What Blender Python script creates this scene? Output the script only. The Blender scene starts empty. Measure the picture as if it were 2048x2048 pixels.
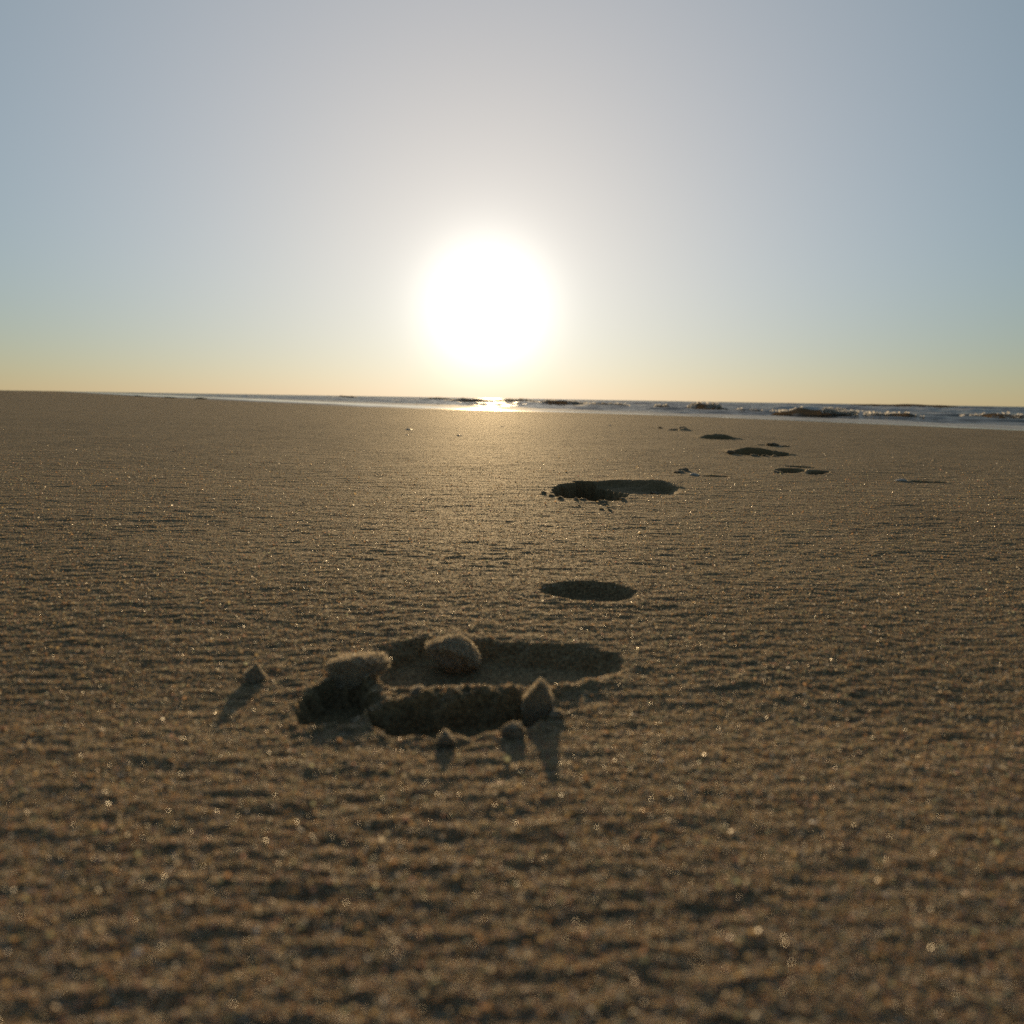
import bpy, math, random
import numpy as np
from mathutils import Vector, Matrix

random.seed(7)
RNG = np.random.default_rng(11)
scene = bpy.context.scene
COL = scene.collection

# ------------------------------------------------------------------ constants (metres)
EYE = 0.13
SUN_EL, SUN_AZ = math.radians(8.8), math.radians(-2.5)
SUN_DIR = Vector((math.sin(SUN_AZ) * math.cos(SUN_EL), math.cos(SUN_AZ) * math.cos(SUN_EL), math.sin(SUN_EL)))
SEA_Z = -0.004
SHORE_P = (2.657, 3.918)
SHORE_T = (-0.592, 0.806)
SHORE_N = (0.806, 0.592)

# ------------------------------------------------------------------ noise
_perm = np.random.default_rng(3).permutation(256).astype(np.int32)
_perm = np.concatenate([_perm, _perm])
_ang = np.random.default_rng(4).random(256) * 2 * np.pi
_gx, _gy = np.cos(_ang), np.sin(_ang)


def pn(x, y, seed=0):
    """2D gradient noise, about -0.7..0.7"""
    x = np.asarray(x, float) + seed * 17.31
    y = np.asarray(y, float) - seed * 9.77
    xi = np.floor(x).astype(np.int64); yi = np.floor(y).astype(np.int64)
    fx = x - xi; fy = y - yi
    xi &= 255; yi &= 255
    u = fx * fx * fx * (fx * (fx * 6 - 15) + 10); v = fy * fy * fy * (fy * (fy * 6 - 15) + 10)
    xi1 = (xi + 1) & 255; yi1 = (yi + 1) & 255
    a = _perm[_perm[xi] + yi]; b = _perm[_perm[xi1] + yi]
    c = _perm[_perm[xi] + yi1]; d = _perm[_perm[xi1] + yi1]
    n00 = _gx[a] * fx + _gy[a] * fy
    n10 = _gx[b] * (fx - 1) + _gy[b] * fy
    n01 = _gx[c] * fx + _gy[c] * (fy - 1)
    n11 = _gx[d] * (fx - 1) + _gy[d] * (fy - 1)
    return (n00 * (1 - u) + n10 * u) * (1 - v) + (n01 * (1 - u) + n11 * u) * v


def sstep(a, b, x):
    t = np.clip((x - a) / (b - a), 0, 1)
    return t * t * (3 - 2 * t)


def sdf_poly(px, py, poly):
    """signed distance to a polygon, negative inside"""
    P = np.array(poly); n = len(P)
    d = np.full(px.shape, 1e9); inside = np.zeros(px.shape, bool)
    for i in range(n):
        ax, ay = P[i]; bx, by = P[(i + 1) % n]
        ex, ey = bx - ax, by - ay
        wx, wy = px - ax, py - ay
        h = np.clip((wx * ex + wy * ey) / (ex * ex + ey * ey + 1e-12), 0, 1)
        d = np.minimum(d, (wx - ex * h) ** 2 + (wy - ey * h) ** 2)
        cond = (ay > py) != (by > py)
        with np.errstate(divide='ignore', invalid='ignore'):
            xx = (bx - ax) * (py - ay) / (by - ay) + ax
        inside ^= cond & (px < xx)
    d = np.sqrt(d)
    return np.where(inside, -d, d)


def rounded(poly, n=2):
    """corner cutting so that the outline reads as pressed sand"""
    for _ in range(n):
        q = []
        for i in range(len(poly)):
            a, b = poly[i], poly[(i + 1) % len(poly)]
            q.append((a[0] * .75 + b[0] * .25, a[1] * .75 + b[1] * .25))
            q.append((a[0] * .25 + b[0] * .75, a[1] * .25 + b[1] * .75))
        poly = q
    return poly


# ------------------------------------------------------------------ outlines of the hollows, on the sand, in metres
HOLLOW = {
    'basin': [(-0.0742, 0.2951), (-0.0582, 0.3125), (-0.039, 0.3209), (-0.0167, 0.3165), (0.0052, 0.3122), (0.0281, 0.3109), (0.0475, 0.3067), (0.0649, 0.2875), (0.048, 0.2732), (0.0294, 0.2643), (0.0192, 0.2586), (-0.0002, 0.2564), (-0.0193, 0.2558), (-0.0427, 0.2525), (-0.0588, 0.256), (-0.0686, 0.2718)],
    'pitA': [(-0.0898, 0.2359), (-0.09, 0.2524), (-0.0837, 0.263), (-0.067, 0.2652), (-0.0585, 0.251), (-0.0558, 0.2348), (-0.0613, 0.2234), (-0.0721, 0.2207), (-0.0851, 0.2203)],
    'pitB': [(-0.059, 0.2317), (-0.0559, 0.2330), (-0.0465, 0.2395), (-0.0345, 0.2428), (-0.0200, 0.2440), (-0.0142, 0.2482), (0.0058, 0.2518), (0.0198, 0.2497), (0.0177, 0.2349), (0.0108, 0.2255), (0.0012, 0.2269), (-0.004, 0.22), (-0.0162, 0.2154), (-0.0323, 0.2135), (-0.0458, 0.215), (-0.0547, 0.2224)],
    'p2': [(0.017, 0.405), (0.0249, 0.4164), (0.0388, 0.4248), (0.0563, 0.427), (0.0747, 0.4216), (0.0858, 0.4098), (0.0878, 0.3959), (0.0792, 0.3845), (0.0644, 0.3795), (0.0472, 0.3797), (0.0304, 0.3864), (0.0202, 0.3947)],
    'p3': [(0.0556, 0.8755), (0.0658, 0.922), (0.0944, 0.9548), (0.102, 0.9894), (0.1281, 0.9797), (0.1507, 0.9414), (0.1625, 0.8915), (0.1719, 0.8464), (0.1549, 0.8139), (0.1391, 0.7907), (0.1227, 0.774), (0.1077, 0.7808), (0.097, 0.7866), (0.0892, 0.8001), (0.0706, 0.8018), (0.0595, 0.8118), (0.0551, 0.8265)],
    'p3toe': [(0.1084, 0.9827), (0.1721, 0.9871), (0.2305, 0.9606), (0.2569, 0.9438), (0.2512, 0.888), (0.2367, 0.8531), (0.1972, 0.8434), (0.1656, 0.8394), (0.1462, 0.9123)],
    'p4a': [(0.5214, 1.2095), (0.5465, 1.2222), (0.5775, 1.2084), (0.5734, 1.1781), (0.5312, 1.1426), (0.4982, 1.143)],
    'p4b': [(0.5619, 1.1664), (0.5944, 1.1759), (0.6267, 1.194), (0.6085, 1.1644), (0.5874, 1.142), (0.5723, 1.1195), (0.5418, 1.1156)],
    'p4c': [(0.5758, 1.2843), (0.6036, 1.2784), (0.6257, 1.2523), (0.6094, 1.2274), (0.5873, 1.243), (0.5651, 1.2551)],
    'p5': [(0.562, 1.580), (0.600, 1.610), (0.640, 1.620), (0.680, 1.600), (0.712, 1.560), (0.700, 1.525), (0.6593, 1.5099), (0.6385, 1.5343), (0.6161, 1.5107), (0.5888, 1.5199), (0.5836, 1.5476)],
    'p6': [(0.674, 2.215), (0.700, 2.240), (0.770, 2.240), (0.800, 2.205), (0.7806, 2.160), (0.7263, 2.150)],
    'p7': [(0.7227, 2.8514), (0.7903, 2.9526), (0.7825, 2.8419), (0.7453, 2.7477), (0.6999, 2.7515)],
    'crk1': [(0.3303, 1.0704), (0.3595, 1.0814), (0.3861, 1.0731), (0.3781, 1.0606), (0.3479, 1.0568)],
    'crk2': [(0.7627, 1.9179), (0.7979, 1.9167), (0.7861, 1.8802), (0.7514, 1.8728)],
    'crk3': [(0.697, 1.0645), (0.7313, 1.0547), (0.7563, 1.0508), (0.7409, 1.0289), (0.6819, 1.0352)],
}
# depth, width of the wall, edge noise size, edge noise amount, raised rim
HOLLOW_SHAPE = {
    'basin': (.0090, .013, .011, .0022, .0004), 'pitA': (.011, .006, .008, .0028, .0018), 'pitB': (.010, .006, .009, .0034, .0010),
    'p2': (.009, .014, .010, .0012, .0006), 'p3': (.046, .014, .018, .0060, .0006), 'p3toe': (.0105, .024, .02, .003, .0004),
    'p4a': (.016, .012, .02, .003, .0006), 'p4b': (.013, .012, .02, .003, .0006), 'p4c': (.012, .012, .02, .003, .0005),
    'p5': (.024, .022, .03, .008, .0008), 'p6': (.022, .03, .05, .008, .0008), 'p7': (.016, .03, .04, .01, .001),
    'crk1': (.005, .010, .02, .003, .001), 'crk2': (.008, .014, .02, .004, .001), 'crk3': (.006, .009, .02, .003, .001),
}
HOLLOW = {k: rounded(v, 1 if k in ('p3', 'p5', 'pitA', 'pitB') else 2) for k, v in HOLLOW.items()}
PRINTS = [  # which hollows make one footprint
    ('footprint', ['basin', 'pitA', 'pitB'], 'broad crumbled footprint nearest the camera, with sand lumps sitting in and around it'),
    ('footprint', ['p2'], 'small smooth oval hollow without crumbs, just beyond the large crumbled print'),
    ('footprint', ['p3', 'p3toe'], 'deep dark footprint with crumbs along its near edge and a shallow right end'),
    ('footprint', ['p4a', 'p4b', 'p4c'], 'narrow slotted footprint split by a lit ridge of sand, farthest right in the trail'),
    ('footprint', ['p5'], 'dark footprint with a ragged near edge, between the slotted print and the smooth far one'),
    ('footprint', ['p6'], 'smooth dark footprint second farthest along the trail, near the water'),
    ('footprint', ['p7'], 'tiny faint footprint at the far end of the trail'),
]


def hollow_field(x, y):
    """height change made by all the prints"""
    h = np.zeros_like(x)
    cut = np.zeros_like(x)
    for k, poly in HOLLOW.items():
        P = np.array(poly); m = .08 if k in ('basin', 'pitA', 'pitB', 'p2') else .2
        box = (x > P[:, 0].min() - m) & (x < P[:, 0].max() + m) & (y > P[:, 1].min() - m) & (y < P[:, 1].max() + m)
        if not box.any(): continue
        dep, wall, ns, na, rim = HOLLOW_SHAPE[k]
        bx, by = x[box], y[box]
        d = sdf_poly(bx, by, poly)
        d = d + na * pn(bx / ns, by / ns, 5) * 1.6 + na * .6 * pn(bx / ns * 2.7, by / ns * 2.7, 6)
        c = -dep * sstep(0.0, 1.0, -d / wall + .05)
        hh = h[box]
        h[box] = np.minimum(hh, c)
        rr = rim * np.exp(-(np.maximum(d, 0) / (wall * .7)) ** 2) * (d > -wall * .1) * (0.7 + pn(bx / ns, by / ns, 9))
        cut[box] += rr * (h[box] > -.0005)
    return h + cut


MOUNDS = [  # line of the crest, heights along it, breadth towards the camera / away
    ([(.668, 2.235), (.700, 2.235), (.745, 2.235), (.770, 2.235), (.788, 2.225), (.83, 2.20)], [.002, .0095, .0150, .0145, .0080, 0], .022, .10),
    ([(.560, 1.575), (.580, 1.590), (.615, 1.615), (.645, 1.625), (.665, 1.615), (.690, 1.590), (.725, 1.545)], [.002, .0090, .0120, .0135, .0100, .0060, .0005], .016, .08),
    ([(.70, 2.80), (.745, 2.80), (.785, 2.80), (.82, 2.80)], [0, .005, .010, 0], .03, .08),
    ([(.500, 1.168), (.54, 1.185), (.58, 1.185), (.62, 1.170)], [.0005, .0025, .0030, .0005], .010, .04),
    ([(.150, .955), (.175, .957), (.205, .950), (.235, .940), (.262, .925)], [0, .0035, .0060, .0075, .0010], .010, .05),
]


def mound_field(x, y):
    out = np.zeros_like(x)
    for P, H, w0, w1 in MOUNDS:
        b = (x > .12) & (x < .95) & (y > P[0][1] - .3) & (y < P[0][1] + .35)
        if not b.any(): continue
        bx, by = x[b], y[b]
        cyl = np.interp(bx, [p[0] for p in P], [p[1] for p in P]); h = np.interp(bx, [p[0] for p in P], H, 0, 0)
        d = by - cyl
        m = h * np.exp(-(d / np.where(d < 0, w0, w1)) ** 2)
        out[b] = np.maximum(out[b], m * (1 + .3 * pn(bx / .02, by / .02, 24)))
    return out


def ridge_field(x, y):
    """the upthrust slab of crust that crosses the nearest print"""
    P = [(-0.0585, .2300), (-0.045, .2405), (-0.034, .2440), (-0.015, .2490), (0.012, .2526), (.045, .268)]
    H = [.0018, .0030, .0036, .0040, .0034, .0005]
    out = np.zeros_like(x)
    b = (x > -.09) & (x < .08) & (y > .19) & (y < .33)
    if not b.any(): return out
    bx, by = x[b], y[b]
    best = np.zeros_like(bx)
    for i in range(len(P) - 1):
        ax, ay = P[i]; cx, cy = P[i + 1]
        ex, ey = cx - ax, cy - ay
        L2 = ex * ex + ey * ey
        t = np.clip(((bx - ax) * ex + (by - ay) * ey) / L2, 0, 1)
        dx, dy = bx - ax - ex * t, by - ay - ey * t
        side = (ex * dy - ey * dx) / math.sqrt(L2)      # >0 away from the camera
        dd = np.hypot(dx, dy)
        hh = H[i] * (1 - t) + H[i + 1] * t
        w = np.where(side > 0, np.interp(bx, [-.05, -.02, -.01, .02], [.0200, .0160, .0090, .0075]) + .006 * pn(bx / .012, by / .012, 23), .0030)
        best = np.maximum(best, hh * np.exp(-(dd / w) ** 2))
    out[b] = best * (1 + .9 * pn(bx / .007, by / .007, 21) + .5 * pn(bx / .0025, by / .0025, 22))
    return out


def shore_offset(t):
    return np.interp(t, [-40, -6, -2, 0, 2.06, 5.03, 8.0, 11.6, 17, 24, 60], [0, .1, -.15, 0, .23, -.18, .05, 0, .2, -.15, 0]) \
        + .05 * pn(t / .8, t * 0 + 3.3, 31) + .02 * pn(t / .25, t * 0 + 7.3, 32)


def shore_st(x, y):
    rx, ry = x - SHORE_P[0], y - SHORE_P[1]
    return rx * SHORE_N[0] + ry * SHORE_N[1], rx * SHORE_T[0] + ry * SHORE_T[1]


def sand_z(x, y, step):
    """height of the sand; ripples finer than the local mesh step are faded out"""
    def oct_(wx, wy, a, seed, sharp=False):
        f = sstep(1.6, 3.2, wy / step)
        n = pn(x / wx, y / wy, seed)
        if sharp: n = np.abs(n) * -1.4 + .35
        return a * f * n
    # slow bends so the wind ripples do not run ruler straight
    wob = .006 * pn(x / .11, y / .06, 61)
    yy = y + wob
    z = .0016 * pn(x / .33, y / .21, 41) 
    s, t = shore_st(x, y)
    so = s - shore_offset(t)
    z = z + .0035 * pn(x / 2.3, y / 1.7, 42) * sstep(.6, 3, np.hypot(x, y)) * sstep(-.6, -3, so)
    z = z + .055 * np.maximum(.245 - y, 0) * sstep(.26, .2, y) * sstep(-.6, .1, y)
    def octr(wx, wy, a, seed):
        f = sstep(1.6, 3.2, wy / step)
        return a * f * pn(x / wx, yy / wy, seed)
    amp = .75 + .5 * pn(x / .16, y / .09, 51)
    rip = octr(.030, .0095, .00056, 43) + octr(.016, .0052, .00060, 44) + octr(.009, .0032, .00058, 45) + octr(.0052, .0020, .00040, 40) + oct_(.0032, .0021, .00026, 46) + oct_(.0016, .0013, .00020, 47)
    rip += octr(.06, .020, .0011, 48) * sstep(.3, .8, y)
    hol = hollow_field(x, y)
    inside = sstep(-.001, -.006, hol)
    z = z + 1.4 * rip * amp * (1 - .72 * inside) + hol + ridge_field(x, y) + mound_field(x, y)
    z = np.where(so > -.6, z * sstep(.3, -.6, so), z) - np.maximum(so + .35, 0) * .008 - np.maximum(so - .2, 0) * .05
    return np.maximum(z, -1.2)


# ------------------------------------------------------------------ object helpers
def mesh_obj(name, verts, faces, mat, parent=None, smooth=True):
    me = bpy.data.meshes.new(name)
    verts = np.ascontiguousarray(verts, dtype=np.float32)
    faces = np.ascontiguousarray(faces, dtype=np.int32)
    n = faces.shape[1]
    me.vertices.add(len(verts)); me.vertices.foreach_set('co', verts.ravel())
    me.loops.add(faces.size); me.loops.foreach_set('vertex_index', faces.ravel())
    me.polygons.add(len(faces))
    me.polygons.foreach_set('loop_start', np.arange(0, faces.size, n, dtype=np.int32))
    me.polygons.foreach_set('loop_total', np.full(len(faces), n, dtype=np.int32))
    me.polygons.foreach_set('use_smooth', np.full(len(faces), smooth, dtype=bool))
    me.update(calc_edges=True)
    if mat: me.materials.append(mat)
    o = bpy.data.objects.new(name, me); COL.objects.link(o)
    if parent: o.parent = parent
    return o


def vattr(o, name, val):
    a = o.data.attributes.new(name, 'FLOAT', 'POINT')
    a.data.foreach_set('value', np.ascontiguousarray(val, dtype=np.float32))


def vcol(o, name, rgb):
    a = o.data.color_attributes.new(name, 'FLOAT_COLOR', 'POINT')
    c = np.ones((len(rgb), 4), np.float32); c[:, :3] = rgb
    a.data.foreach_set('color', c.ravel())


def tag(o, label=None, cat=None, group=None, kind=None):
    if label: o['label'] = label
    if cat: o['category'] = cat
    if group: o['group'] = group
    if kind: o['kind'] = kind
    return o


# ------------------------------------------------------------------ materials
def new_mat(name):
    m = bpy.data.materials.new(name); m.use_nodes = True
    nt = m.node_tree; nt.nodes.clear()
    out = nt.nodes.new('ShaderNodeOutputMaterial')
    return m, nt, out


def N(nt, typ, **kw):
    n = nt.nodes.new(typ)
    for k, v in kw.items():
        if k in n.inputs: n.inputs[k].default_value = v
        else: setattr(n, k, v)
    return n


def sand_material():
    m, nt, out = new_mat('beach_sand')
    L = nt.links.new
    geo = N(nt, 'ShaderNodeNewGeometry')
    b = N(nt, 'ShaderNodeBsdfPrincipled')
    L(b.outputs[0], out.inputs[0])
    # colour: mineral speckle + slow tonal drift
    n1 = N(nt, 'ShaderNodeTexNoise', Scale=900.0, Detail=2.0); L(geo.outputs['Position'], n1.inputs['Vector'])
    n2 = N(nt, 'ShaderNodeTexNoise', Scale=5.0, Detail=4.0); L(geo.outputs['Position'], n2.inputs['Vector'])
    r1 = N(nt, 'ShaderNodeValToRGB'); L(n1.outputs[0], r1.inputs[0])
    e = r1.color_ramp.elements
    e[0].position, e[0].color = .30, (.060, .046, .030, 1)
    e[1].position, e[1].color = .70, (.48, .36, .20, 1)
    x = e.new(.5); x.color = (.232, .175, .102, 1)
    r2 = N(nt, 'ShaderNodeMapRange', **{'From Min': .3, 'From Max': .7, 'To Min': .82, 'To Max': 1.15}); L(n2.outputs[0], r2.inputs[0])
    mx = N(nt, 'ShaderNodeMix', data_type='RGBA', blend_type='MULTIPLY'); mx.inputs[0].default_value = 1
    L(r1.outputs[0], mx.inputs[6]); L(r2.outputs[0], mx.inputs[7])
    wet = N(nt, 'ShaderNodeAttribute', attribute_name='wet')
    dark = N(nt, 'ShaderNodeMix', data_type='RGBA', blend_type='MULTIPLY')
    L(wet.outputs['Fac'], dark.inputs[0]); L(mx.outputs[2], dark.inputs[6]); dark.inputs[7].default_value = (.42, .40, .38, 1)
    L(dark.outputs[2], b.inputs['Base Color'])
    rr = N(nt, 'ShaderNodeMapRange', **{'From Min': 0, 'From Max': 1, 'To Min': .80, 'To Max': .12}); L(wet.outputs['Fac'], rr.inputs[0])
    L(rr.outputs[0], b.inputs['Roughness'])
    b.inputs['IOR'].default_value = 1.4
    b.inputs['Specular Tint'].default_value = (1, .78, .42, 1)
    sp = N(nt, 'ShaderNodeMapRange', **{'From Min': 0, 'From Max': 1, 'To Min': .27, 'To Max': .5}); L(wet.outputs['Fac'], sp.inputs[0]); L(sp.outputs[0], b.inputs['Specular IOR Level'])
    # grain relief, and wind-ripple relief that carries on where the mesh gets coarse
    mp = N(nt, 'ShaderNodeMapping'); mp.inputs['Scale'].default_value = (30, 90, 60); L(geo.outputs['Position'], mp.inputs['Vector'])
    n3 = N(nt, 'ShaderNodeTexNoise', Scale=1.0, Detail=3.0, Roughness=.6); L(mp.outputs[0], n3.inputs['Vector'])
    n4 = N(nt, 'ShaderNodeTexNoise', Scale=1400.0, Detail=2.0); L(geo.outputs['Position'], n4.inputs['Vector'])
    inv = N(nt, 'ShaderNodeMath', operation='SUBTRACT'); inv.inputs[0].default_value = 1; L(wet.outputs['Fac'], inv.inputs[1])
    b1 = N(nt, 'ShaderNodeBump', Distance=.0009); L(n3.outputs[0], b1.inputs['Height']); L(inv.outputs[0], b1.inputs['Strength'])
    s2 = N(nt, 'ShaderNodeMath', operation='MULTIPLY'); s2.inputs[1].default_value = .8; L(inv.outputs[0], s2.inputs[0])
    b2 = N(nt, 'ShaderNodeBump', Distance=.0004); L(n4.outputs[0], b2.inputs['Height']); L(s2.outputs[0], b2.inputs['Strength']); L(b1.outputs[0], b2.inputs['Normal'])
    # every grain is a facet with a tilt of its own
    acc = b2.outputs[0]
    for scale, amount in ((1500.0, .55), (620.0, .50)):
        v = N(nt, 'ShaderNodeTexVoronoi', Scale=scale); L(geo.outputs['Position'], v.inputs['Vector'])
        sub = N(nt, 'ShaderNodeVectorMath', operation='SUBTRACT'); L(v.outputs['Color'], sub.inputs[0]); sub.inputs[1].default_value = (.5, .5, .5)
        k = N(nt, 'ShaderNodeMath', operation='MULTIPLY'); k.inputs[1].default_value = amount; L(inv.outputs[0], k.inputs[0])
        sc = N(nt, 'ShaderNodeVectorMath', operation='SCALE'); L(sub.outputs[0], sc.inputs[0]); L(k.outputs[0], sc.inputs['Scale'])
        ad = N(nt, 'ShaderNodeVectorMath', operation='ADD'); L(acc, ad.inputs[0]); L(sc.outputs[0], ad.inputs[1])
        nm = N(nt, 'ShaderNodeVectorMath', operation='NORMALIZE'); L(ad.outputs[0], nm.inputs[0]); acc = nm.outputs[0]
    L(acc, b.inputs['Normal'])
    return m


def grain_material():
    m, nt, out = new_mat('quartz_grain')
    L = nt.links.new
    c = N(nt, 'ShaderNodeAttribute', attribute_name='grain')
    b = N(nt, 'ShaderNodeBsdfPrincipled', Roughness=.26, IOR=1.8); L(c.outputs['Color'], b.inputs['Base Color'])
    gi = N(nt, 'ShaderNodeNewGeometry')      # some grains are polished, some are frosted
    ro = N(nt, 'ShaderNodeMapRange', **{'From Min': 0, 'From Max': 1, 'To Min': .27, 'To Max': .5}); L(gi.outputs['Random Per Island'], ro.inputs[0]); L(ro.outputs[0], b.inputs['Roughness'])
    t = N(nt, 'ShaderNodeBsdfTranslucent'); L(c.outputs['Color'], t.inputs['Color'])
    mx = N(nt, 'ShaderNodeMixShader'); mx.inputs[0].default_value = .52
    L(b.outputs[0], mx.inputs[1]); L(t.outputs[0], mx.inputs[2]); L(mx.outputs[0], out.inputs[0])
    return m


def clod_material():
    m, nt, out = new_mat('damp_sand_lump')
    L = nt.links.new
    tc = N(nt, 'ShaderNodeTexCoord')
    n1 = N(nt, 'ShaderNodeTexNoise', Scale=800.0, Detail=2.0); L(tc.outputs['Object'], n1.inputs['Vector'])
    r1 = N(nt, 'ShaderNodeValToRGB'); L(n1.outputs[0], r1.inputs[0])
    e = r1.color_ramp.elements
    e[0].position, e[0].color = .3, (.08, .062, .042, 1)
    e[1].position, e[1].color = .7, (.44, .355, .25, 1)
    b = N(nt, 'ShaderNodeBsdfPrincipled', Roughness=.7); L(r1.outputs[0], b.inputs['Base Color'])
    n2 = N(nt, 'ShaderNodeTexNoise', Scale=1100.0, Detail=2.0); L(tc.outputs['Object'], n2.inputs['Vector'])
    bp = N(nt, 'ShaderNodeBump', Distance=.0006, Strength=.9); L(n2.outputs[0], bp.inputs['Height']); acc = bp.outputs[0]
    for scale, amount in ((2200.0, .5), (1000.0, .7)):
        v = N(nt, 'ShaderNodeTexVoronoi', Scale=scale); L(tc.outputs['Object'], v.inputs['Vector'])
        sub = N(nt, 'ShaderNodeVectorMath', operation='SUBTRACT'); L(v.outputs['Color'], sub.inputs[0]); sub.inputs[1].default_value = (.5, .5, .5)
        sc = N(nt, 'ShaderNodeVectorMath', operation='SCALE'); L(sub.outputs[0], sc.inputs[0]); sc.inputs['Scale'].default_value = amount
        ad = N(nt, 'ShaderNodeVectorMath', operation='ADD'); L(acc, ad.inputs[0]); L(sc.outputs[0], ad.inputs[1])
        nm = N(nt, 'ShaderNodeVectorMath', operation='NORMALIZE'); L(ad.outputs[0], nm.inputs[0]); acc = nm.outputs[0]
    L(acc, b.inputs['Normal'])
    L(b.outputs[0], out.inputs[0])
    return m


def water_material():
    m, nt, out = new_mat('sea_water')
    L = nt.links.new
    geo = N(nt, 'ShaderNodeNewGeometry')
    b = N(nt, 'ShaderNodeBsdfPrincipled', Roughness=.10, IOR=1.33)
    n0 = N(nt, 'ShaderNodeTexNoise', Scale=.9, Detail=3.0); L(geo.outputs['Position'], n0.inputs['Vector'])
    r0 = N(nt, 'ShaderNodeValToRGB'); L(n0.outputs[0], r0.inputs[0])
    e = r0.color_ramp.elements
    e[0].position, e[0].color = .35, (.19, .19, .165, 1)
    e[1].position, e[1].color = .65, (.30, .245, .18, 1)
    L(r0.outputs[0], b.inputs['Base Color'])
    n1 = N(nt, 'ShaderNodeTexNoise', Scale=9.0, Detail=5.0, Roughness=.6); L(geo.outputs['Position'], n1.inputs['Vector'])
    bp = N(nt, 'ShaderNodeBump', Distance=.02, Strength=.35); L(n1.outputs[0], bp.inputs['Height']); L(bp.outputs[0], b.inputs['Normal'])
    f = N(nt, 'ShaderNodeBsdfPrincipled', Roughness=.75)
    f.inputs['Base Color'].default_value = (.78, .78, .76, 1)
    tr = N(nt, 'ShaderNodeBsdfTranslucent'); tr.inputs[0].default_value = (.78, .76, .72, 1)
    fm = N(nt, 'ShaderNodeMixShader'); fm.inputs[0].default_value = .3
    L(f.outputs[0], fm.inputs[1]); L(tr.outputs[0], fm.inputs[2])
    wt = N(nt, 'ShaderNodeBsdfTranslucent'); wt.inputs[0].default_value = (.62, .51, .38, 1)   # silty water glows when lit from behind
    wm = N(nt, 'ShaderNodeMixShader'); wm.inputs[0].default_value = .52
    L(b.outputs[0], wm.inputs[1]); L(wt.outputs[0], wm.inputs[2])
    n2 = N(nt, 'ShaderNodeTexNoise', Scale=22.0, Detail=4.0, Roughness=.7); L(geo.outputs['Position'], n2.inputs['Vector'])
    at = N(nt, 'ShaderNodeAttribute', attribute_name='foam')
    ad = N(nt, 'ShaderNodeMath', operation='ADD'); L(at.outputs['Fac'], ad.inputs[0]); L(n2.outputs[0], ad.inputs[1])
    ramp = N(nt, 'ShaderNodeMapRange', **{'From Min': .85, 'From Max': 1.15, 'To Min': 0, 'To Max': .95}); L(ad.outputs[0], ramp.inputs[0])
    mx = N(nt, 'ShaderNodeMixShader'); L(ramp.outputs[0], mx.inputs[0]); L(wm.outputs[0], mx.inputs[1]); L(fm.outputs[0], mx.inputs[2])
    L(mx.outputs[0], out.inputs[0])
    return m


def foam_material():
    m, nt, out = new_mat('sea_foam')
    L = nt.links.new
    f = N(nt, 'ShaderNodeBsdfPrincipled', Roughness=.6); f.inputs['Base Color'].default_value = (.80, .79, .76, 1)
    tr = N(nt, 'ShaderNodeBsdfTranslucent'); tr.inputs[0].default_value = (.88, .85, .80, 1)
    mx = N(nt, 'ShaderNodeMixShader'); mx.inputs[0].default_value = .75
    L(f.outputs[0], mx.inputs[1]); L(tr.outputs[0], mx.inputs[2])
    air = N(nt, 'ShaderNodeBsdfTransparent'); fr = N(nt, 'ShaderNodeMixShader'); fr.inputs[0].default_value = .30     # froth is half air
    L(mx.outputs[0], fr.inputs[1]); L(air.outputs[0], fr.inputs[2]); L(fr.outputs[0], out.inputs[0])
    return m


def shell_material():
    m, nt, out = new_mat('bleached_shell')
    L = nt.links.new
    tc = N(nt, 'ShaderNodeTexCoord')
    w = N(nt, 'ShaderNodeTexWave', Scale=120.0, Distortion=3.0); L(tc.outputs['Object'], w.inputs['Vector'])
    r = N(nt, 'ShaderNodeValToRGB'); L(w.outputs[0], r.inputs[0])
    r.color_ramp.elements[0].color = (.55, .51, .46, 1); r.color_ramp.elements[1].color = (.80, .77, .72, 1)
    b = N(nt, 'ShaderNodeBsdfPrincipled', Roughness=.4); L(r.outputs[0], b.inputs['Base Color'])
    t = N(nt, 'ShaderNodeBsdfTranslucent'); t.inputs[0].default_value = (.78, .70, .58, 1)      # thin enough to glow against the sun
    mx = N(nt, 'ShaderNodeMixShader'); mx.inputs[0].default_value = .45
    L(b.outputs[0], mx.inputs[1]); L(t.outputs[0], mx.inputs[2]); L(mx.outputs[0], out.inputs[0])
    return m


SAND, GRAIN, CLOD, WATER, FOAM, SHELL = sand_material(), grain_material(), clod_material(), water_material(), foam_material(), shell_material()

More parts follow.
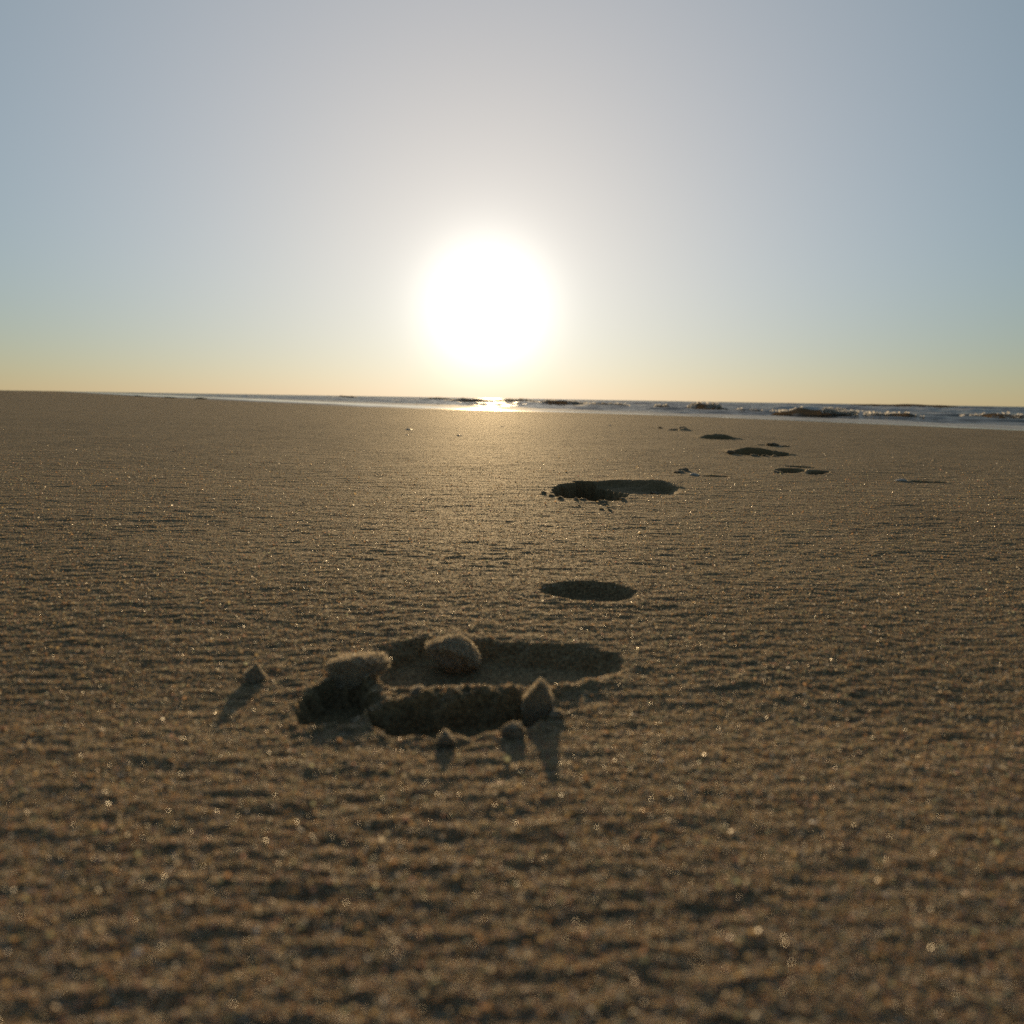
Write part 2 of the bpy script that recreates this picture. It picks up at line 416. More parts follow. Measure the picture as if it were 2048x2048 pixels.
# ------------------------------------------------------------------ the sand: one height sheet, finer close by
def build_sand():
    rows = list(np.linspace(-3.0, -.25, 12)) + list(np.linspace(-.2, .07, 24))
    y = .075
    while y < 6000:
        rows.append(y)
        if y < .32: y += .0008
        elif y < 3.2: y *= 1.0026
        elif y < 8: y *= 1.008
        else: y *= 1.03
    rows = np.array(rows)
    core = np.linspace(-.98, .98, 1150)
    outer = .98 + np.cumsum(.004 * 1.16 ** np.arange(36))
    u = np.concatenate([-outer[::-1], core, outer])
    w = np.sqrt(rows ** 2 + .08 ** 2)
    X = w[:, None] * u[None, :]
    Y = np.repeat(rows[:, None], len(u), 1)
    stepr = np.maximum(np.gradient(rows), 1e-4)
    step = np.repeat(stepr[:, None], len(u), 1)
    Z = sand_z(X.ravel(), Y.ravel(), step.ravel()).reshape(X.shape)
    nr, nc = X.shape
    idx = np.arange(nr * nc).reshape(nr, nc)
    F = np.stack([idx[:-1, :-1], idx[:-1, 1:], idx[1:, 1:], idx[1:, :-1]], -1).reshape(-1, 4)
    V = np.stack([X, Y, Z], -1).reshape(-1, 3)
    cx = (X[:-1, :-1] + X[1:, 1:]).ravel() / 2; cy = (Y[:-1, :-1] + Y[1:, 1:]).ravel() / 2
    s, t = shore_st(V[:, 0], V[:, 1])
    so = s - shore_offset(t)
    width = np.interp(t, [-5, 2, 6, 20, 60], [.05, .12, 2.0, 2.6, 3.0])
    wet = sstep(-1, -.3, so / width + .2 * pn(t / .7, s / .3, 71))
    owner = np.zeros(len(F), np.int8)
    for i, (nm, keys, lab) in enumerate(PRINTS):
        for k in keys:
            P = np.array(HOLLOW[k]); m = .03
            bx = np.where((cx > P[:, 0].min() - m) & (cx < P[:, 0].max() + m) & (cy > P[:, 1].min() - m) & (cy < P[:, 1].max() + m))[0]
            d = sdf_poly(cx[bx], cy[bx], HOLLOW[k])
            na = HOLLOW_SHAPE[k][3]
            near = cy[bx] < .45
            owner[bx[d < np.where(near, .0012, .006)]] = i + 1
    # the slab between the hollows of the nearest print belongs to it
    bx = np.where((cx > -.095) & (cx < .07) & (cy > .21) & (cy < .325) & (owner == 0))[0]
    hull = [(-.092, .219), (-.091, .255), (-.08, .29), (-.058, .314), (-.038, .322), (.03, .312), (.05, .308), (.066, .288), (.03, .264), (.021, .25), (.019, .235), (.011, .225), (-.03, .212), (-.055, .219)]
    owner[bx[sdf_poly(cx[bx], cy[bx], hull) < 0]] = 1

    def cutout(name, sel):
        f = F[sel]; used, inv = np.unique(f, return_inverse=True)
        o = mesh_obj(name, V[used], inv.reshape(f.shape), SAND)
        vattr(o, 'wet', wet[used])
        return o
    g = cutout('sand', owner == 0)
    tag(g, kind='structure')
    for i, (nm, keys, lab) in enumerate(PRINTS):
        o = cutout(nm, owner == i + 1)
        tag(o, lab, 'footprint', 'trail of footprints in the sand')


build_sand()


def zs(x, y):
    x = np.atleast_1d(np.asarray(x, float)); y = np.atleast_1d(np.asarray(y, float))
    return sand_z(x, y, np.maximum(.0008, .0026 * y))


# ------------------------------------------------------------------ loose grains that catch the sun
OCT_V = np.array([(1, 0, -.25), (0, 1, -.25), (-1, 0, -.25), (0, -1, -.25), (0, 0, .75)], float)      # a chip of quartz, hollow below
OCT_F = np.array([(0, 1, 4), (1, 2, 4), (2, 3, 4), (3, 0, 4)])


def rand_rot(n):
    q = RNG.normal(size=(n, 4)); q /= np.linalg.norm(q, axis=1)[:, None]
    w, x, y, z = q.T
    return np.stack([np.stack([1 - 2 * (y * y + z * z), 2 * (x * y - z * w), 2 * (x * z + y * w)], -1),
                     np.stack([2 * (x * y + z * w), 1 - 2 * (x * x + z * z), 2 * (y * z - x * w)], -1),
                     np.stack([2 * (x * z - y * w), 2 * (y * z + x * w), 1 - 2 * (x * x + y * y)], -1)], 1)


GRAIN_COL = np.array([(.72, .64, .50), (.62, .47, .26), (.48, .31, .18), (.62, .40, .22), (.50, .52, .36), (.10, .08, .07), (.80, .76, .70), (.58, .38, .31)])
GRAIN_P = np.array([.19, .25, .14, .12, .10, .08, .05, .07])


def grain_mesh(P, size, lying=0.0):
    n = len(P)
    R = rand_rot(n)
    sc = RNG.uniform(.6, 1.15, (n, 1, 3)) * size[:, None, None]
    flat = RNG.random(n) < lying                    # chips that have settled flat
    k = int(flat.sum())
    if k:
        a = RNG.uniform(0, 2 * np.pi, k); tx, ty = RNG.normal(0, .16, (2, k))
        c_, s_ = np.cos(a), np.sin(a); z_ = np.zeros(k); o_ = np.ones(k)
        R[flat] = np.stack([np.stack([c_, -s_, tx], -1), np.stack([s_, c_, ty], -1), np.stack([-tx * c_ - ty * s_, tx * s_ - ty * c_, o_], -1)], 1)
        sc[flat, :, 2] *= RNG.uniform(.22, .6, (k, 1))
    V = np.einsum('nij,nkj->nki', R, OCT_V[None] * sc) + P[:, None, :]
    F = OCT_F[None] + (np.arange(n) * 5)[:, None, None]
    c = GRAIN_COL[RNG.choice(len(GRAIN_COL), n, p=GRAIN_P)] * RNG.uniform(.75, 1.2, (n, 1))
    return V.reshape(-1, 3), F.reshape(-1, 3), np.repeat(c, 5, 0)


def build_grains(n=1000000):
    r = RNG.random(n)
    y0, y1 = .085, 3.2
    y = 1 / (1 / y0 - r * (1 / y0 - 1 / y1))
    pick = RNG.random(n)
    y = np.where(pick < .12, RNG.uniform(.1, .42, n), np.where(pick < .34, .1 + RNG.gamma(2.0, .17, n), y))
    x = RNG.uniform(-1.0, 1.0, n) * np.sqrt(y * y + .0064)
    size = RNG.lognormal(math.log(.00020), .48, n) * (1 + 1.5 * sstep(.25, 1.3, y))
    big = RNG.random(n) < .012 * sstep(.9, .3, y)
    size = np.where(big, RNG.uniform(.00028, .00046, n), size)
    hol = hollow_field(x, y)
    keep = ((hol > -.002) | (RNG.random(n) < .25)) & (RNG.random(n) < sstep(3.2, .7, y))
    x, y, size = x[keep], y[keep], size[keep]
    z = zs(x, y) + size * RNG.uniform(.1, .8, len(x))
    V, F, c = grain_mesh(np.stack([x, y, z], -1), size, .35)
    o = mesh_obj('sand_grains', V, F, GRAIN, smooth=False)
    vcol(o, 'grain', c)
    tag(o, 'loose quartz grains glinting on the rippled sand', 'sand grains', kind='stuff')


build_grains()

# ------------------------------------------------------------------ lumps of sand
import bmesh


def ico(sub):
    bm = bmesh.new(); bmesh.ops.create_icosphere(bm, subdivisions=sub, radius=1)
    bm.verts.ensure_lookup_table()
    V = np.array([v.co[:] for v in bm.verts]); F = np.array([[v.index for v in f.verts] for f in bm.faces]); bm.free()
    return V, F


ICO5, ICO4, ICO3, ICO2 = ico(6), ico(5), ico(4), ico(2)


def n3(V, f, seed):
    x, y, z = V.T * f
    return (pn(x + .37 * z, y - .21 * z, seed) + pn(y + 3.1, z + .3 * x, seed + 1) + pn(z - 2.2, x + .3 * y, seed + 2)) * .6


def make_clod(name, loc, size, label, seed, shape=None, sub=ICO4, fringe=900, group='lumps of sand around the prints', sink=.25, rough=1.0, gsize=.00016, z0=None, facets=6):
    """size = width, depth, height in metres; the base sits in the sand"""
    V, F = sub[0].copy(), sub[1]
    r = 1 + rough * (.30 * n3(V, 1.3, seed) + .22 * n3(V, 2.9, seed + 5) + .12 * n3(V, 6.5, seed + 9) + .07 * n3(V, 14, seed + 13) + .03 * n3(V, 30, seed + 17))
    V = V * r[:, None]
    rg = np.random.default_rng(seed)
    for _ in range(facets):                       # broken faces
        d = rg.normal(size=3); d /= np.linalg.norm(d)
        over = np.maximum(V @ d - rg.uniform(.62, .85), 0)
        V = V - np.outer(over * .85, d)
    V = V * (1 + rough * (.05 * n3(V, 16, seed + 31) + .045 * n3(V, 34, seed + 37)))[:, None]
    if shape: V = shape(V)
    V[:, 0] *= size[0] / 2; V[:, 1] *= size[1] / 2
    V[:, 2] = (V[:, 2] + 1) * .5 * size[2] * (1 + sink) - size[2] * sink
    o_col = np.tile((.2, .15, .09), (len(V), 1))
    x0, y0 = loc
    # bed the lump on the sand that is really under it
    hx = np.array([x0, x0 - size[0] * .25, x0 + size[0] * .25, x0, x0]); hy = np.array([y0, y0, y0, y0 - size[1] * .25, y0 + size[1] * .25])
    if z0 is None: z0 = float(np.median(zs(hx, hy)))
    o = mesh_obj(name, V, F, CLOD)
    o.location = (x0, y0, z0)
    if fringe:
        # single grains stuck on its skin, still part of the same mesh
        pick = RNG.integers(0, len(V), fringe)
        P = V[pick] * RNG.uniform(1.0, 1.075, (fringe, 1)) + RNG.normal(0, .00010, (fringe, 3))
        gs = RNG.lognormal(math.log(gsize), .35, fringe)
        GV, GF, c = grain_mesh(P, gs)
        c = c * .3 + np.array((.84, .76, .60)) * .7 * RNG.uniform(.7, 1.15, (len(c), 1))
        me = o.data
        bpy.data.meshes.remove(me)
        allV = np.concatenate([V, GV]); allF = np.concatenate([F, GF + len(V)])
        COL_old = [ob for ob in COL.objects if ob.name == name]
        o = mesh_obj(name, allV, allF, CLOD)
        o.location = (x0, y0, z0)
        o.data.materials.append(GRAIN)
        mi = np.zeros(len(allF), np.int32); mi[len(F):] = 1
        o.data.polygons.foreach_set('material_index', mi)
        sm = np.ones(len(allF), bool); sm[len(F):] = False
        o.data.polygons.foreach_set('use_smooth', sm)
        vcol(o, 'grain', np.concatenate([o_col, c]))
    tag(o, label, 'sand lump', group)
    return o


def shp_crumb(V):      # broken-off flake with a flat facet or two
    V = V.copy()
    a = V[:, 0].sum() * 3.1 + V[:, 2].max() * 40
    d = V @ np.array((math.cos(a), math.sin(a), .5))
    V -= np.outer(np.maximum(d - .55, 0) * .9, (math.cos(a), math.sin(a), .5))
    return V


def shp_A(V):          # broken chunk, flat top, a lip curling out to the right
    V = V.copy(); x, y, z = V.T
    V[:, 2] = np.where(z > .55, .55 + (z - .55) * .6, z) * 1.15 - .16 * sstep(.1, -1, x) * sstep(0, .8, z)
    lip = sstep(.35, 1.0, x) * sstep(-.1, .6, z)
    V[:, 0] += lip * .28; V[:, 2] += lip * .10
    und = sstep(.3, .9, x) * sstep(.35, -.4, z)
    V[:, 0] -= und * .42
    return V


def shp_B(V):          # low dome with a lip at the left
    V = V.copy(); x, y, z = V.T
    V[:, 2] = np.where(z > .5, .5 + (z - .5) * .6, z)
    V[:, 0] *= 1 - .18 * sstep(-.2, 1, z)
    lip = sstep(-.45, -.95, x) * sstep(-.1, .5, z)
    V[:, 0] -= lip * .15; V[:, 2] += lip * .16
    return V


def shp_C(V):          # upright rounded cone
    V = V.copy(); x, y, z = V.T
    k = 1 - .26 * sstep(-.5, 1.1, z) - .10 * sstep(.2, 1.0, z)
    V[:, 0] *= k; V[:, 1] *= k
    V[:, 0] -= .12 * z
    return V


def shp_D(V):          # small crooked peak
    V = V.copy(); x, y, z = V.T
    k = 1 - .66 * sstep(-.6, 1.0, z)
    V[:, 0] = V[:, 0] * k + .12 * sstep(0, 1, z); V[:, 1] *= k
    return V


make_clod('sand_lump', (-.0735, .2705), (.0270, .018, .0155), 'large broken lump of sand with a curled top, on the left of the nearest print', 101, shp_A, ICO5, 9000, sink=.30, z0=-.0045, gsize=.00031)
make_clod('sand_lump', (-.0290, .2985), (.0275, .018, .0165), 'rounded lump of damp sand standing inside the hollow of the nearest print', 130, shp_B, ICO5, 8000, sink=.25, z0=-.0072, gsize=.00031)
make_clod('sand_lump', (.0125, .2440), (.0145, .013, .0200), 'upright cone of sand at the right end of the lit ridge', 163, shp_C, ICO5, 5200, sink=.25, rough=.8, z0=-.0080, gsize=.00028)
make_clod('sand_lump', (-.1185, .2650), (.0115, .009, .0072), 'small crooked peak of sand standing alone left of the nearest print', 190, shp_D, ICO4, 2200, sink=.3, rough=.8, gsize=.00028)
make_clod('sand_lump', (-.0240, .2115), (.0072, .006, .0042), 'small round crumb on the near lip of the closest print, below the dark pit', 220, None, ICO4, 900, rough=1.9)
make_clod('sand_lump', (.0018, .2190), (.0090, .007, .0052), 'wider crumb on the near lip of the closest print, beside the sand cone', 240, None, ICO4, 1000, rough=2.0)
make_clod('sand_lump', (-.0705, .2285), (.0110, .008, .0050), 'pale crumb lying in shade inside the pit under the large broken lump', 260, None, ICO4, 700)
make_clod('sand_lump', (-.0400, .2475), (.0075, .006, .0034), 'sunlit knob on the left part of the ridge across the nearest print', 280, None, ICO4, 900)
make_clod('sand_lump', (-.0610, .2290), (.0080, .006, .0040), 'lit crumb on the corner between the two pits of the nearest print', 300, None, ICO4, 600)
make_clod('sand_lump', (.0200, .2345), (.0055, .005, .0030), 'tiny lit crumb just right of the upright sand cone', 320, None, ICO3, 300)
for i, (x, y, w, h, lab) in enumerate([
    (.0430, .8393, .012, .0060, 'dark crumb outside the left end of the deep print, farther one of a pair'),
    (.0528, .8186, .009, .0045, 'crumb touching the left corner of the deep print'),
    (.0640, .7990, .011, .0060, 'crumb on the near left rim of the deep print'),
    (.0834, .7890, .013, .0060, 'broad crumb at the middle of the deep print\'s near rim'),
    (.0925, .7890, .008, .0045, 'small crumb next to the broad one on the deep print\'s near rim'),
    (.1166, .7690, .015, .0080, 'largest orange lit crumb on the near rim of the deep print'),
    (.1165, .7560, .011, .0040, 'flat crumb directly in front of the largest orange lit one'),
    (.1087, .7234, .007, .0050, 'loose dark crumb lying well in front of the deep print'),
    (.1174, .7184, .006, .0040, 'tiny loose dark crumb nearest the camera in front of the deep print'),
    (.1465, .7990, .011, .0050, 'crumb on the near right rim of the deep print'),
    (.0837, .7488, .006, .0025, 'low crumb in front of the left part of the deep print'),
    (.2169, .9249, .014, .0060, 'lump at the far edge of the deep print\'s shallow end'),
]):
    make_clod('sand_lump', (x, y), (w * (.6 + .5 * ((i * 37) % 10) / 10), w * .55, h * .5), lab.replace("print's", 'footprint'), 400 + i * 7, shp_crumb, ICO4, 320, gsize=.00032, sink=.55, rough=2.4)
for i, (x, y, w, h, lab) in enumerate([
    (.3259, 1.1573, .018, .0095, 'dark rough lump beyond the white shell'),
    (.3113, 1.1257, .020, .0070, 'low brown lump just left of the white shell'),
    (.7980, 1.8789, .034, .0160, 'dark lump beyond the ragged footprint, larger of two'),
    (.8250, 1.8624, .030, .0070, 'flat lump beyond the ragged footprint, right of the larger one'),
    (.7131, 2.9723, .025, .0120, 'speck of dark sand left of the farthest faint footprint'),
    (.6803, 1.5542, .012, .0090, 'small lump at the right end of the ragged footprint, left one of two'),
    (.6930, 1.5487, .010, .0100, 'small lump at the right end of the ragged footprint, right one of two'),
    (.6000, 1.5150, .018, .0080, 'crumb on the near rim of the ragged footprint'),
    (.6250, 1.5180, .016, .0070, 'second crumb on the near rim of the ragged footprint, right of the first'),
    (.6480, 1.5150, .014, .0070, 'third crumb on the near rim of the ragged footprint, farthest right'),
    (.5600, 1.5700, .020, .0110, 'crumb at the left tip of the ragged footprint'),
    (.5000, 1.1480, .014, .0060, 'crumb at the left tip of the slotted footprint'),
    (.5540, 1.1230, .016, .0070, 'crumb between the two slots of the slotted footprint'),
    (.7870, 2.8500, .040, .0160, 'dark lump beside the farthest faint footprint'),
]):
    make_clod('sand_lump', (x, y), (w * 1.1, w * .8, h * .55), lab, 600 + i * 7, shp_crumb, ICO3, 200, gsize=.0004, sink=.5, rough=2.2)
for i, (x, y, lab) in enumerate([
    (-12.37, 20.41, 'dark weed clump far along the beach, leftmost of three'),
    (-9.08, 16.35, 'dark weed clump far along the beach, middle of three'),
    (-7.51, 14.86, 'dark weed clump far along the beach, rightmost of three'),
]):
    o = make_clod('weed_clump', (x, y), (.30, .16, .035), lab, 760 + i * 7, None, ICO3, 0, group='weed clumps far along the beach')
    o['category'] = 'weed clump'


# ------------------------------------------------------------------ shells
def make_shell(loc, size, label, tilt=0, rz=0):
    """a bivalve half lying dome up, ribbed, with a rounded beak"""
    nu, nv = 36, 10
    V = []; F = []
    for side in (0, 1):
        for j in range(nv + 1):
            r = j / nv
            for i in range(nu):
                a = 2 * math.pi * i / nu
                ext = 1 + .22 * math.cos(a) + .03 * math.cos(a * 11) * r
                zz = .34 * (1 - r * r) * (1 - .25 * math.cos(a) * r) - (.05 if side else 0)
                V.append((r * ext * math.cos(a), r * ext * math.sin(a) * .82, zz + .012 * math.cos(a * 11) * r * (1 - side)))
    n1 = (nv + 1) * nu
    for side in (0, 1):
        for j in range(nv):
            for i in range(nu):
                q = [side * n1 + j * nu + i, side * n1 + j * nu + (i + 1) % nu, side * n1 + (j + 1) * nu + (i + 1) % nu, side * n1 + (j + 1) * nu + i]
                F.append(q if side else q[::-1])
    for i in range(nu):
        a = nv * nu + i; b = nv * nu + (i + 1) % nu
        F.append([a, b, n1 + b, n1 + a])
    V = np.array(V) * size / 2
    o = mesh_obj('shell', V, np.array(F), SHELL)
    o.location = (loc[0], loc[1], float(zs(loc[0], loc[1])[0]) + size * .02)
    o.rotation_euler = (math.radians(tilt), 0, rz)
    tag(o, label, 'shell', 'shells scattered on the sand')


make_shell((.3237, 1.0837), .019, 'white shell by a dark crack, right of the deep footprint', 8, .3)
make_shell((.6782, 1.0552), .020, 'pale shell by a dark crack, near the right edge of the beach', 4, 2.8)
make_shell((-.4194, 2.4601), .030, 'bright wide shell out on the open sand, larger of two close together', 6, 1.2)
make_shell((-.3664, 2.1149), .013, 'small bright shell just in front of the wide one on the open sand', 0, 2.0)
make_shell((-.1860, 2.1024), .020, 'bright shell on the glowing sand below the sun', 10, .4)
make_shell((.4954, 3.1544), .022, 'far bright shell left of the end of the footprint trail', 6, 1.9)
make_shell((-.0530, 2.8435), .018, 'faint shell on the glowing sand, closest to the sun reflection', 6, .2)


# ------------------------------------------------------------------ the sea
def wave_z(s, t, fine):
    A = .072 * sstep(1.0, 2.0, s) + .025 * sstep(4, 14, s)
    L = 2.1
    ph = s / L + .38 * pn(t / 5.5, s / 9.0, 81) + .12 * pn(t / 1.6, s / 3.0, 82)
    c = .5 + .5 * np.cos(2 * np.pi * (ph - .93))
    prof = c ** 2.6
    mod = np.clip(.55 + 1.25 * pn(t / 2.6, s / 2.2, 83), 0, 1.4)
    z = A * prof * mod
    z += fine * sstep(.4, 2.0, s) * (.042 * pn(s / .38, t / .9, 84) + .022 * pn(s / .15, t / .24, 85) + .004 * pn(s / .07, t / .1, 86))
    z += .02 * sstep(6, 30, s) * pn(s / 3.5, t / 7.0, 87)
    z += .002 * pn(t / 1.2, s / .5, 88) * sstep(0, .6, s)
    return z, prof * mod


def build_sea():
    s = [-.6]
    while s[-1] < 5500: s.append(s[-1] + max(.03, .011 * max(s[-1], 0)))
    t = [-7.0]
    while t[-1] < 5000: t.append(t[-1] + max(.045, .0085 * abs(t[-1])))
    back = [-7.0 - .2 * 1.25 ** k for k in range(1, 42)]
    t = np.array(back[::-1] + t); s = np.array(s)
    S, T = np.meshgrid(s, t)
    fine = sstep(60, 12, S) * sstep(90, 25, T)
    off = shore_offset(T.ravel()).reshape(T.shape) * sstep(6, 0, S)
    Z, crest = wave_z(S.ravel(), T.ravel(), fine.ravel())
    Z = Z.reshape(S.shape); crest = crest.reshape(S.shape)
    X = SHORE_P[0] + SHORE_N[0] * (S + off) + SHORE_T[0] * T
    Y = SHORE_P[1] + SHORE_N[1] * (S + off) + SHORE_T[1] * T
    Z = Z + SEA_Z
    nr, nc = S.shape
    idx = np.arange(nr * nc).reshape(nr, nc)
    F = np.stack([idx[:-1, :-1], idx[:-1, 1:], idx[1:, 1:], idx[1:, :-1]], -1).reshape(-1, 4)
    o = mesh_obj('sea', np.stack([X, Y, Z], -1).reshape(-1, 3), F[:, ::-1], WATER)
    patch = pn(S.ravel() / .5, T.ravel() / 1.1, 91).reshape(S.shape)
    foam = sstep(.35, .85, crest) * sstep(14, 4, S) * (.62 + 1.1 * patch)
    foam = np.maximum(foam, sstep(.16, .02, np.abs(S - .06)) * (.42 + .5 * patch))
    streak = pn(T.ravel() / .9, S.ravel() / .13, 92).reshape(S.shape)
    foam = np.maximum(foam, sstep(1.9, 1.0, S) * sstep(.0, .25, S) * (.62 + .34 * streak))
    far = pn(T.ravel() / 2.0, S.ravel() / .6, 93).reshape(S.shape)
    foam = np.maximum(foam, sstep(.08, .35, far) * sstep(2, 5, S) * sstep(60, 20, S) * .9)
    vattr(o, 'foam', foam.ravel())
    tag(o, kind='structure')


build_sea()


def breaker(t0, s0, length, height, label, foam_spans, seed, skew=0.0):
    """a steep little wave: smooth dark back, hollow front towards the beach, lumps of foam along parts of its crest"""
    prof = [(1.35, 0), (1.0, .10), (.72, .26), (.48, .50), (.28, .76), (.12, .94), (0, 1.0), (-.10, .97), (-.16, .86), (-.14, .66), (-.10, .46), (-.14, .26), (-.24, .10), (-.40, 0), (-.42, -.3)]
    height *= 1.35
    nu = 64
    V = []
    us = np.linspace(-.5, .5, nu)
    env = np.clip(np.cos(us * np.pi), 0, 1) ** .6
    hv = height * env * (1 + .45 * pn(us * 5 + seed, us * 0 + .3, 3) + .07 * pn(us * 14 + seed, us * 0 + 1.3, 4))
    ds = .25 * pn(us * 2.2 + seed, us * 0 + .7, 5) + skew * us
    for i in range(nu):
        for (a, b) in prof:
            s = s0 + ds[i] + a * height * 2.6 * (.3 + .7 * env[i])
            t = t0 + us[i] * length
            V.append((SHORE_P[0] + SHORE_N[0] * s + SHORE_T[0] * t, SHORE_P[1] + SHORE_N[1] * s + SHORE_T[1] * t, SEA_Z - .012 + b * (hv[i] + .012)))
    n = len(prof)
    F = [[i * n + j, (i + 1) * n + j, (i + 1) * n + j + 1, i * n + j + 1] for i in range(nu - 1) for j in range(n - 1)]
    V = np.array(V)
    c = Vector(V.mean(0)); c.z = SEA_Z
    body = mesh_obj('breaker', V - np.array(c), np.array(F), WATER)
    body.location = c
    vattr(body, 'foam', np.zeros(len(V)))
    tag(body, label, 'breaking wave', 'waves breaking along the shore')
    rg = np.random.default_rng(seed + 50)
    BV, BF = [], []; k = 0
    for (a, b, amount, drop) in foam_spans:
        for _ in range(int(amount)):
            u = rg.uniform(a, b)
            i = (u + .5) * (nu - 1); h = np.interp(i, np.arange(nu), hv); dd = np.interp(i, np.arange(nu), ds)
            q = rg.random() ** 1.3 * drop
            h = max(h, .62 * height)
            zz = h * (1.12 - q) + rg.normal(0, .05) * h
            s = s0 + dd - q * h * 1.0 + rg.normal(0, .15) * h
            t = t0 + u * length
            r = height * rg.uniform(.06, .22)
            P, f = ICO2
            Q = P * r * rg.uniform(.7, 1.3, 3) * (1 + .35 * n3(P, 2.2, int(rg.integers(1, 200))))[:, None]
            w = np.array((SHORE_P[0] + SHORE_N[0] * s + SHORE_T[0] * t, SHORE_P[1] + SHORE_N[1] * s + SHORE_T[1] * t, SEA_Z + max(zz, .002)))
            d_ = rg.normal(size=3); d_ /= np.linalg.norm(d_)
            f = f[P[f].mean(1) @ d_ > -.15]                 # burst bubbles: open shells of froth
            BV.append(Q + w - np.array(c)); BF.append(f + k); k += len(P)
    if BV:
        fo = mesh_obj('foam_crest', np.concatenate(BV), np.concatenate(BF), FOAM, parent=body)
        tag(fo, kind='stuff')
    return body


breaker(1.75, 1.78, .85, .062, 'brown hollow wave with a bright plume of foam at its right end, near shore', [(-.5, -.16, 210, .5), (-.9, -.5, 60, .7), (.05, .5, 25, .25)], 1)
breaker(0.95, 1.85, .65, .040, 'low foaming wave closest to the right edge of the sea', [(-.4, .45, 70, .8)], 2)
breaker(2.60, 1.98, .70, .042, 'small wave with spots of foam between the brown wave and the dark double wave', [(-.4, .4, 60, .7)], 3)
breaker(3.45, 2.35, .85, .078, 'dark steep wave carrying two bright foam patches, mid shore', [(-.25, .0, 90, .6), (.10, .34, 130, .6)], 4)
breaker(4.15, 2.30, .60, .055, 'small dark wave next to the steep one with two foam patches', [(-.1, .2, 40, .6)], 5)
breaker(8.4, 4.05, 1.9, .080, 'long wave with broken white crest just right of the sun glare', [(-.45, -.15, 110, .7), (0, .35, 90, .6)], 6)
breaker(11.0, 4.9, 2.2, .085, 'gleaming wave crest straight below the sun', [(-.4, .4, 200, .7)], 7)
breaker(18.0, 6.5, 3.0, .09, 'distant foaming wave left of the sun glare', [(-.4, .4, 160, .7)], 8)
breaker(32.0, 8.5, 4.0, .10, 'faint breaking wave far to the left where the sea thins out', [(-.45, .45, 180, .8)], 9)
breaker(0.35, 2.55, .70, .050, 'foaming wave behind the low one closest to the right edge of the sea', [(-.4, .1, 70, .8), (.2, .45, 40, .6)], 11)
breaker(2.15, 3.0, .90, .055, 'foam flecked wave beyond the brown hollow one', [(-.42, -.1, 60, .7), (.0, .4, 70, .7)], 12)
breaker(6.0, 3.1, 1.2, .062, 'broken wave between the small dark wave and the long one by the glare', [(-.42, .0, 90, .8), (.1, .4, 50, .6)], 13)
breaker(14.5, 5.6, 2.4, .085, 'foaming wave on the near left of the sun glare', [(-.42, .4, 160, .8)], 14)
breaker(9.0, 22.3, 6.5, .116, 'dark unbroken swell rising to the horizon at the right', [], 10)


# ------------------------------------------------------------------ sun, sky, camera
sun = bpy.data.lights.new('sun', 'SUN'); sun.energy = 5.0; sun.angle = math.radians(.53); sun.color = (1, .70, .36)
so = bpy.data.objects.new('sun', sun); COL.objects.link(so)
so.rotation_euler = (-SUN_DIR).to_track_quat('-Z', 'Y').to_euler()

world = bpy.data.worlds.new('World'); scene.world = world; world.use_nodes = True
nt = world.node_tree; nt.nodes.clear(); L = nt.links.new
out = N(nt, 'ShaderNodeOutputWorld')
sky = N(nt, 'ShaderNodeTexSky', sky_type='NISHITA', sun_disc=False, sun_elevation=SUN_EL, sun_rotation=SUN_AZ, altitude=0.0, air_density=1.0, dust_density=0.0, ozone_density=1.0)
bg = N(nt, 'ShaderNodeBackground', Strength=.05); L(sky.outputs[0], bg.inputs[0])
# bright aureole of the hazy air round the sun
tc = N(nt, 'ShaderNodeTexCoord')
dot = N(nt, 'ShaderNodeVectorMath', operation='DOT_PRODUCT'); L(tc.outputs['Generated'], dot.inputs[0]); dot.inputs[1].default_value = (math.sin(SUN_AZ) * math.cos(math.radians(8.0)), math.cos(SUN_AZ) * math.cos(math.radians(8.0)), math.sin(math.radians(8.0)))
ac = N(nt, 'ShaderNodeMath', operation='ARCCOSINE'); L(dot.outputs['Value'], ac.inputs[0])


def gauss(width, power):
    d = N(nt, 'ShaderNodeMath', operation='DIVIDE'); L(ac.outputs[0], d.inputs[0]); d.inputs[1].default_value = math.radians(width)
    p = N(nt, 'ShaderNodeMath', operation='POWER'); L(d.outputs[0], p.inputs[0]); p.inputs[1].default_value = power
    m_ = N(nt, 'ShaderNodeMath', operation='MULTIPLY'); L(p.outputs[0], m_.inputs[0]); m_.inputs[1].default_value = -1
    e_ = N(nt, 'ShaderNodeMath', operation='EXPONENT'); L(m_.outputs[0], e_.inputs[0])
    return e_.outputs[0]


sep = N(nt, 'ShaderNodeSeparateXYZ'); L(tc.outputs['Generated'], sep.inputs[0])
# the air near the horizon is warmer than higher up
def mth(op, a, b):
    n_ = N(nt, 'ShaderNodeMath', operation=op)
    for k_, v_ in enumerate((a, b)):
        if isinstance(v_, (int, float)): n_.inputs[k_].default_value = v_
        elif v_ is not None: L(v_, n_.inputs[k_])
    return n_.outputs[0]


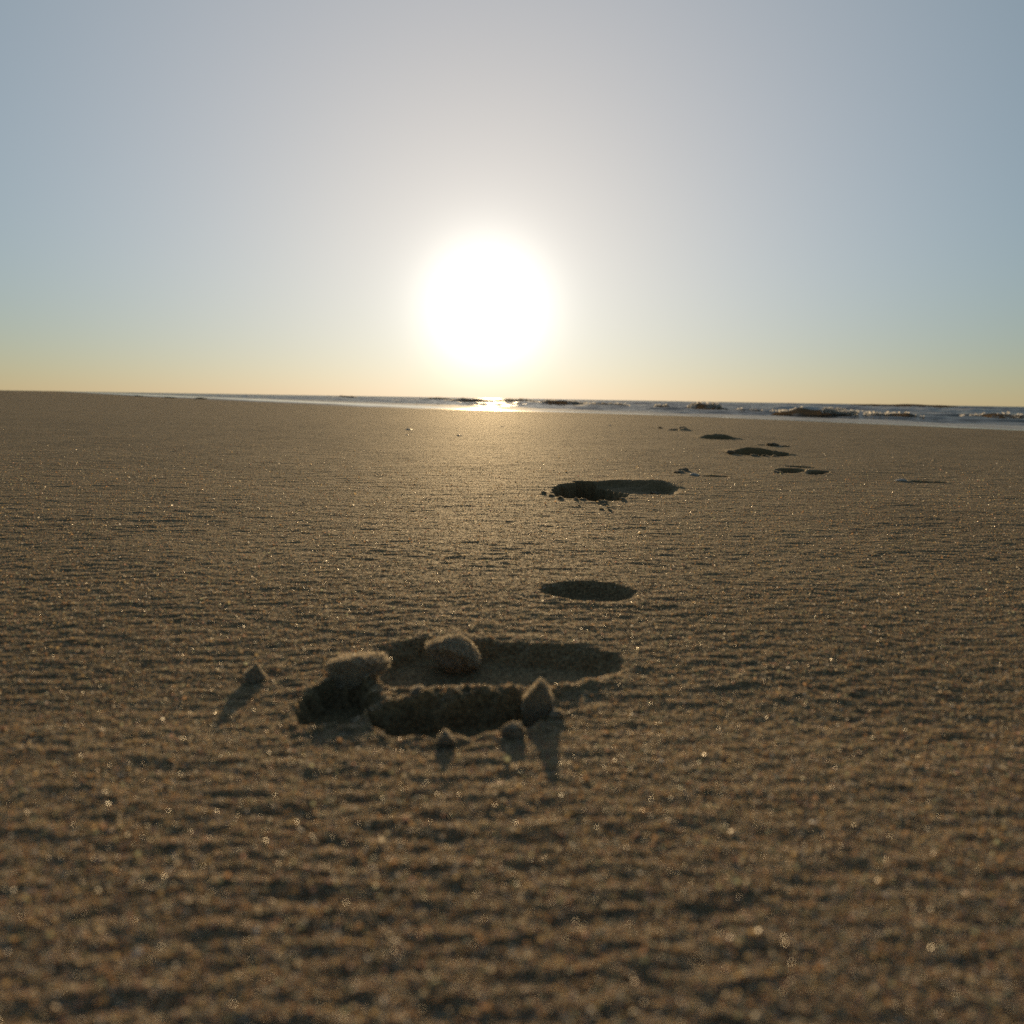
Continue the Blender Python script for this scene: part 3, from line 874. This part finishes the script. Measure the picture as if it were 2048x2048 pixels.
zrel = mth('DIVIDE', mth('MAXIMUM', sep.outputs['Z'], 0.0), math.radians(6.6))
low = mth('EXPONENT', mth('MULTIPLY', mth('POWER', zrel, 1.6), -1.0), None)
high = mth('SUBTRACT', 1.0, low)
K = 1 / .758
cur = bg.outputs[0]
for width, power, strength, colr, part in [
        (4.7, 2.0, .85 * K, (1, .96, .86), None), (10.5, 2.0, K, (.105, .095, .145), None), (16.0, 1.4, K, (.035, .175, .045), None),
        (28.0, 1.5, K, (.566, .154, 0), None), (28.0, 1.5, K, (0, .095, .302), low),
        (60.0, 2.0, K, (.061, .154, .123), low), (60.0, 2.0, K, (.160, .332, .425), high)]:
    f_ = mth('MULTIPLY', gauss(width, power), strength)
    if part is not None: f_ = mth('MULTIPLY', f_, part)
    b_ = N(nt, 'ShaderNodeBackground'); L(f_, b_.inputs[1]); b_.inputs[0].default_value = (*colr, 1)
    a_ = N(nt, 'ShaderNodeAddShader'); L(cur, a_.inputs[0]); L(b_.outputs[0], a_.inputs[1]); cur = a_.outputs[0]
L(cur, out.inputs[0])

cam = bpy.data.cameras.new('camera'); co = bpy.data.objects.new('camera', cam); COL.objects.link(co)
co.location = (0, 0, EYE)
pitch, roll = math.radians(10.549), math.radians(.92)
co.matrix_world = Matrix.Translation((0, 0, EYE)) @ Matrix.Rotation(math.pi / 2 - pitch, 4, 'X') @ Matrix.Rotation(roll, 4, 'Z')
cam.sensor_width = 36; cam.lens = 609.5 / 1024 * 36
cam.clip_start = .01; cam.clip_end = 20000
cam.dof.use_dof = True; cam.dof.focus_distance = .76; cam.dof.aperture_fstop = cam.lens / 2.7
cam.dof.aperture_blades = 0
scene.camera = co

scene.view_settings.view_transform = 'Standard'; scene.view_settings.look = 'None'
scene.view_settings.exposure = -.40; scene.view_settings.gamma = 1
cy = scene.cycles
cy.max_bounces = 8; cy.diffuse_bounces = 4; cy.glossy_bounces = 3; cy.transmission_bounces = 6
cy.transparent_max_bounces = 24
cy.caustics_reflective = False; cy.caustics_refractive = False
cy.sample_clamp_indirect = 4.0; cy.sample_clamp_direct = 16.0
cy.use_denoising = False
